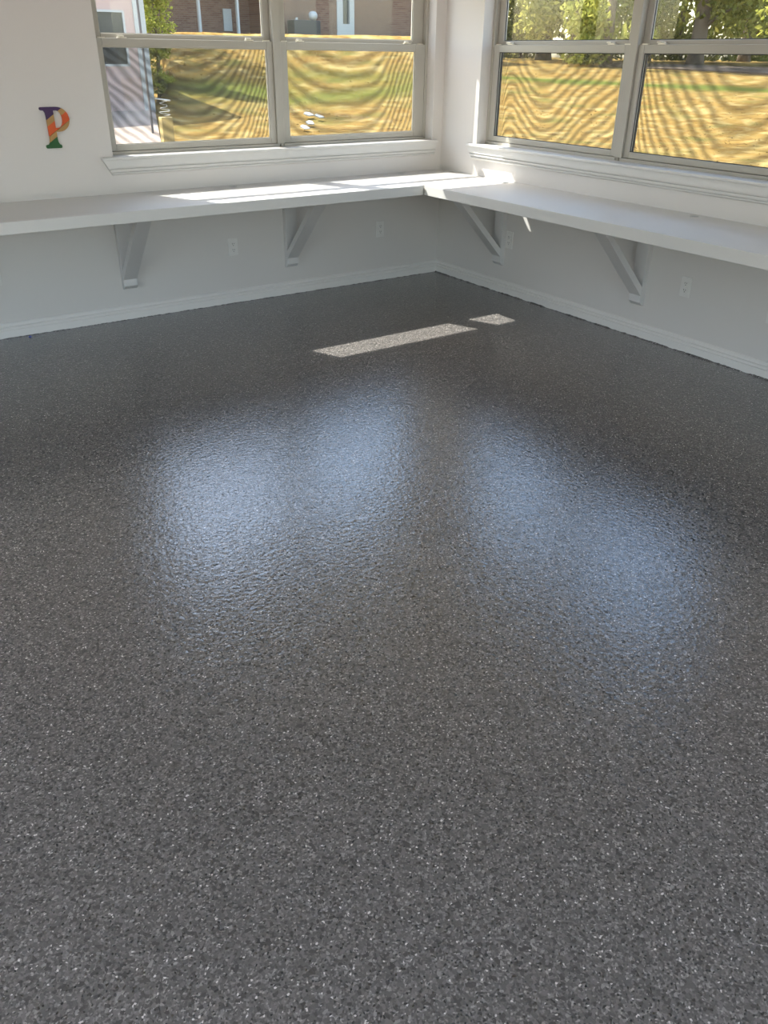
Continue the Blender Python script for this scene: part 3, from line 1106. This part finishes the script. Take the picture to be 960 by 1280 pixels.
ub = empty('utility_box', (hx(12.8), HY - .55, 1.9))
tag(ub, 'dark utility box with a white rounded cap against the brick house', 'utility box')
MB().box((hx(12.25) - hx(12.8), -.3, 0), (hx(13.35) - hx(12.8), .3, hz(2.55) - 1.9)).build('cabinet', M['unit'], ub, bevel=.03)
bm = bmesh.new()
bmesh.ops.create_uvsphere(bm, u_segments=20, v_segments=12, radius=.19)
for v in bm.verts: v.co.z *= .9
me = bpy.data.meshes.new('cap')
bm.to_mesh(me)
bm.free()
for p in me.polygons: p.use_smooth = True
me.materials.append(M['white'])
cp = bpy.data.objects.new('cap', me)
cp.parent = ub
cp.location = (hx(13.16) - hx(12.8), -.05, hz(2.55) - 1.9 + .17)
col.objects.link(cp)
MB().tube([(hx(12.45) - hx(12.8), -.1, hz(2.55) - 1.9 - .01), (hx(12.45) - hx(12.8), -.1, hz(2.55) - 1.9 + .09)], .05, 10).build('vent_cap', M['white'], ub)

# white scraps lying on the lawn
for k, (b, r, rz, s, lb) in enumerate(((.496, 22.6, .9, .22, 'white paper scrap on the dry lawn, longest and leftmost of the four'), (.506, 22.3, .8, .16, 'white paper scrap on the dry lawn, rightmost of the four'),
                                       (.492, 20.6, .3, .17, 'white paper scrap on the dry lawn, nearest to the window of the four'), (.497, 21.3, -.3, .17, 'white paper scrap on the dry lawn, between the near one and the long one'))):
    x, y = pol(b, r)
    o = MB().prism([(-s / 2, -.10), (s * .3, -.14), (s / 2, .06), (s * .2, .14), (-s * .45, .08)], 2, -.004, .02).build('paper_scrap', M['white'])
    o.location = (x, y, float(ground_h(x, y)) + .08)
    o.rotation_euler = (.22, -.1, rz * .4)
    tag(o, lb, 'scrap', 'white scraps on the lawn')


# ------------------------------------------------------------------ trees
def tree(name, x, y, hgt, crown_r, crown_z0, trunk_r, mat, n, label, leaf=.32, tone=None, lean=0.0, clumps=26, shape=1.0, spread=.42):
    z = float(ground_h(x, y)) - .1
    root = empty(name, (x, y, z))
    tag(root, label, 'tree' if 'tree' in name or 'pine' in name else 'shrub', 'trees and shrubs beyond the lawn')
    tr = MB()
    tp = [(lean * t * hgt * .8 + .08 * math.sin(3 * t + x), .08 * math.cos(4 * t + y), t * hgt * .8) for t in (0, .04, .2, .4, .6, .8, 1)]
    tr.tube(tp, [trunk_r * k for k in (1.35, 1.05, .9, .75, .55, .35, .12)], 10)
    tro = tr.build('trunk', M['bark'], root, smooth=True)
    lr = random.Random(int(x * 100 + y * 10))
    cl = []
    for i in range(clumps):
        t = (i + .5) / clumps
        zz = crown_z0 + (hgt - crown_z0) * t
        rr = crown_r * (math.sin(math.pi * min(1, .12 + .88 * t)) ** .6 if shape == 1.0 else (1 - t) ** .8 + .08)
        a = lr.uniform(0, 2 * math.pi)
        q = rr * math.sqrt(lr.uniform(.05, 1))
        c = (lean * zz + q * math.cos(a), q * math.sin(a), zz + lr.uniform(-.4, .4))
        cl.append(c)
        if i % 3 == 0:
            zs = max(.3, min(hgt * .75, zz - q * .5))
            s0 = (lean * zs, 0, zs)
            MB().tube([s0, ((s0[0] + c[0]) / 2, (s0[1] + c[1]) / 2, (zs + c[2]) / 2 + .2), c], [trunk_r * .28, trunk_r * .18, .02], 6).build('branch', M['bark'], root, smooth=True)
    cl = np.array(cl)
    n = int(n * 1.6)
    k = rng.integers(0, len(cl), n)
    d = rng.normal(size=(n, 3))
    d /= np.linalg.norm(d, axis=1)[:, None]
    sp = crown_r * spread
    p = cl[k] + d * (rng.random(n) ** .45)[:, None] * np.array([sp, sp, sp * .75])
    p[:, 2] = np.maximum(p[:, 2], .25)
    cards('foliage', p, rng.uniform(.6, 1.3, n) * leaf, mat, root, tone=tone)
    return root


def tp(b, r, *a, **k):
    x, y = pol(b, r)
    return x, y


TREES = [
    # name, bearing, r, height, crown radius, crown base, trunk radius, material, leaves, label, kw
    ('tree', .800, 45.0, 17.0, 4.2, 2.2, .34, 'leaf_a', 6500, 'tree with the thick trunk in the middle of the right window\'s right unit', {}),
    ('tree', .8685, 23.5, 9.5, 3.3, 2.4, .30, 'leaf_c', 6200, 'nearest tree, bright leafy, with its trunk at the right edge of the picture', {'leaf': .19}),
    ('tree', .655, 52.0, 15.0, 3.6, 1.2, .26, 'leaf_b', 5200, 'dark tree at the left end of the right window', {}),
    ('tree', .700, 50.0, 18.0, 3.2, 1.6, .36, 'leaf_b', 5000, 'tall thin crowned tree with sky showing through, left part of the right window', {}),
    ('tree', .722, 46.0, 15.0, 3.0, 1.0, .24, 'leaf_a', 5200, 'olive tree right of the tall thin crowned one', {}),
    ('tree', .745, 43.0, 12.0, 2.6, .5, .22, 'leaf_c', 5200, 'bright yellow green tree beside the post of the right window', {}),
    ('tree', .770, 51.0, 17.0, 3.4, 1.4, .28, 'leaf_b', 5200, 'dark green tree behind the post of the right window', {}),
    ('tree', .828, 52.0, 17.0, 3.8, 1.5, .28, 'leaf_a', 5600, 'olive tree just right of the thick trunked tree', {}),
    ('tree', .858, 56.0, 18.0, 4.2, 1.4, .30, 'leaf_b', 5600, 'dark tree behind the nearest bright one', {}),
    ('tree', .680, 66.0, 14.0, 4.6, .5, .28, 'leaf_a', 5000, 'far hazy tree low behind the left part of the right window', {'leaf': .46}),
    ('tree', .790, 68.0, 13.0, 5.0, .4, .28, 'leaf_a', 5000, 'far olive tree low behind the thick trunk', {'leaf': .46}),
    ('tree', .838, 72.0, 13.0, 5.0, .4, .28, 'leaf_c', 5000, 'far yellow green tree low at the right of the right window', {'leaf': .46}),
    ('tree', .735, 70.0, 13.0, 5.0, .4, .28, 'leaf_b', 5000, 'far dark tree low beside the post of the right window', {'leaf': .46}),
    ('shrub', .3525, 27.5, 4.6, .40, .05, .06, 'leaf_d', 5200, 'tall bright green shrub at the pale building corner beyond the left window', {'leaf': .11, 'clumps': 44, 'spread': .9}),
]
for nm, b, r, hg, cr, cz, trr, mt, n, lb, kw in TREES:
    x, y = pol(b, r)
    tree(nm, x, y, hg, cr, cz, trr, M[mt], n, lb, **kw)
# the tree whose crown shades the lawn before the porch
tree('tree', 5.0, 26.3, 9.5, 2.0, 5.0, .2, M['leaf_b'], 4500, 'dark tree rising behind the pale building roof', leaf=.18)
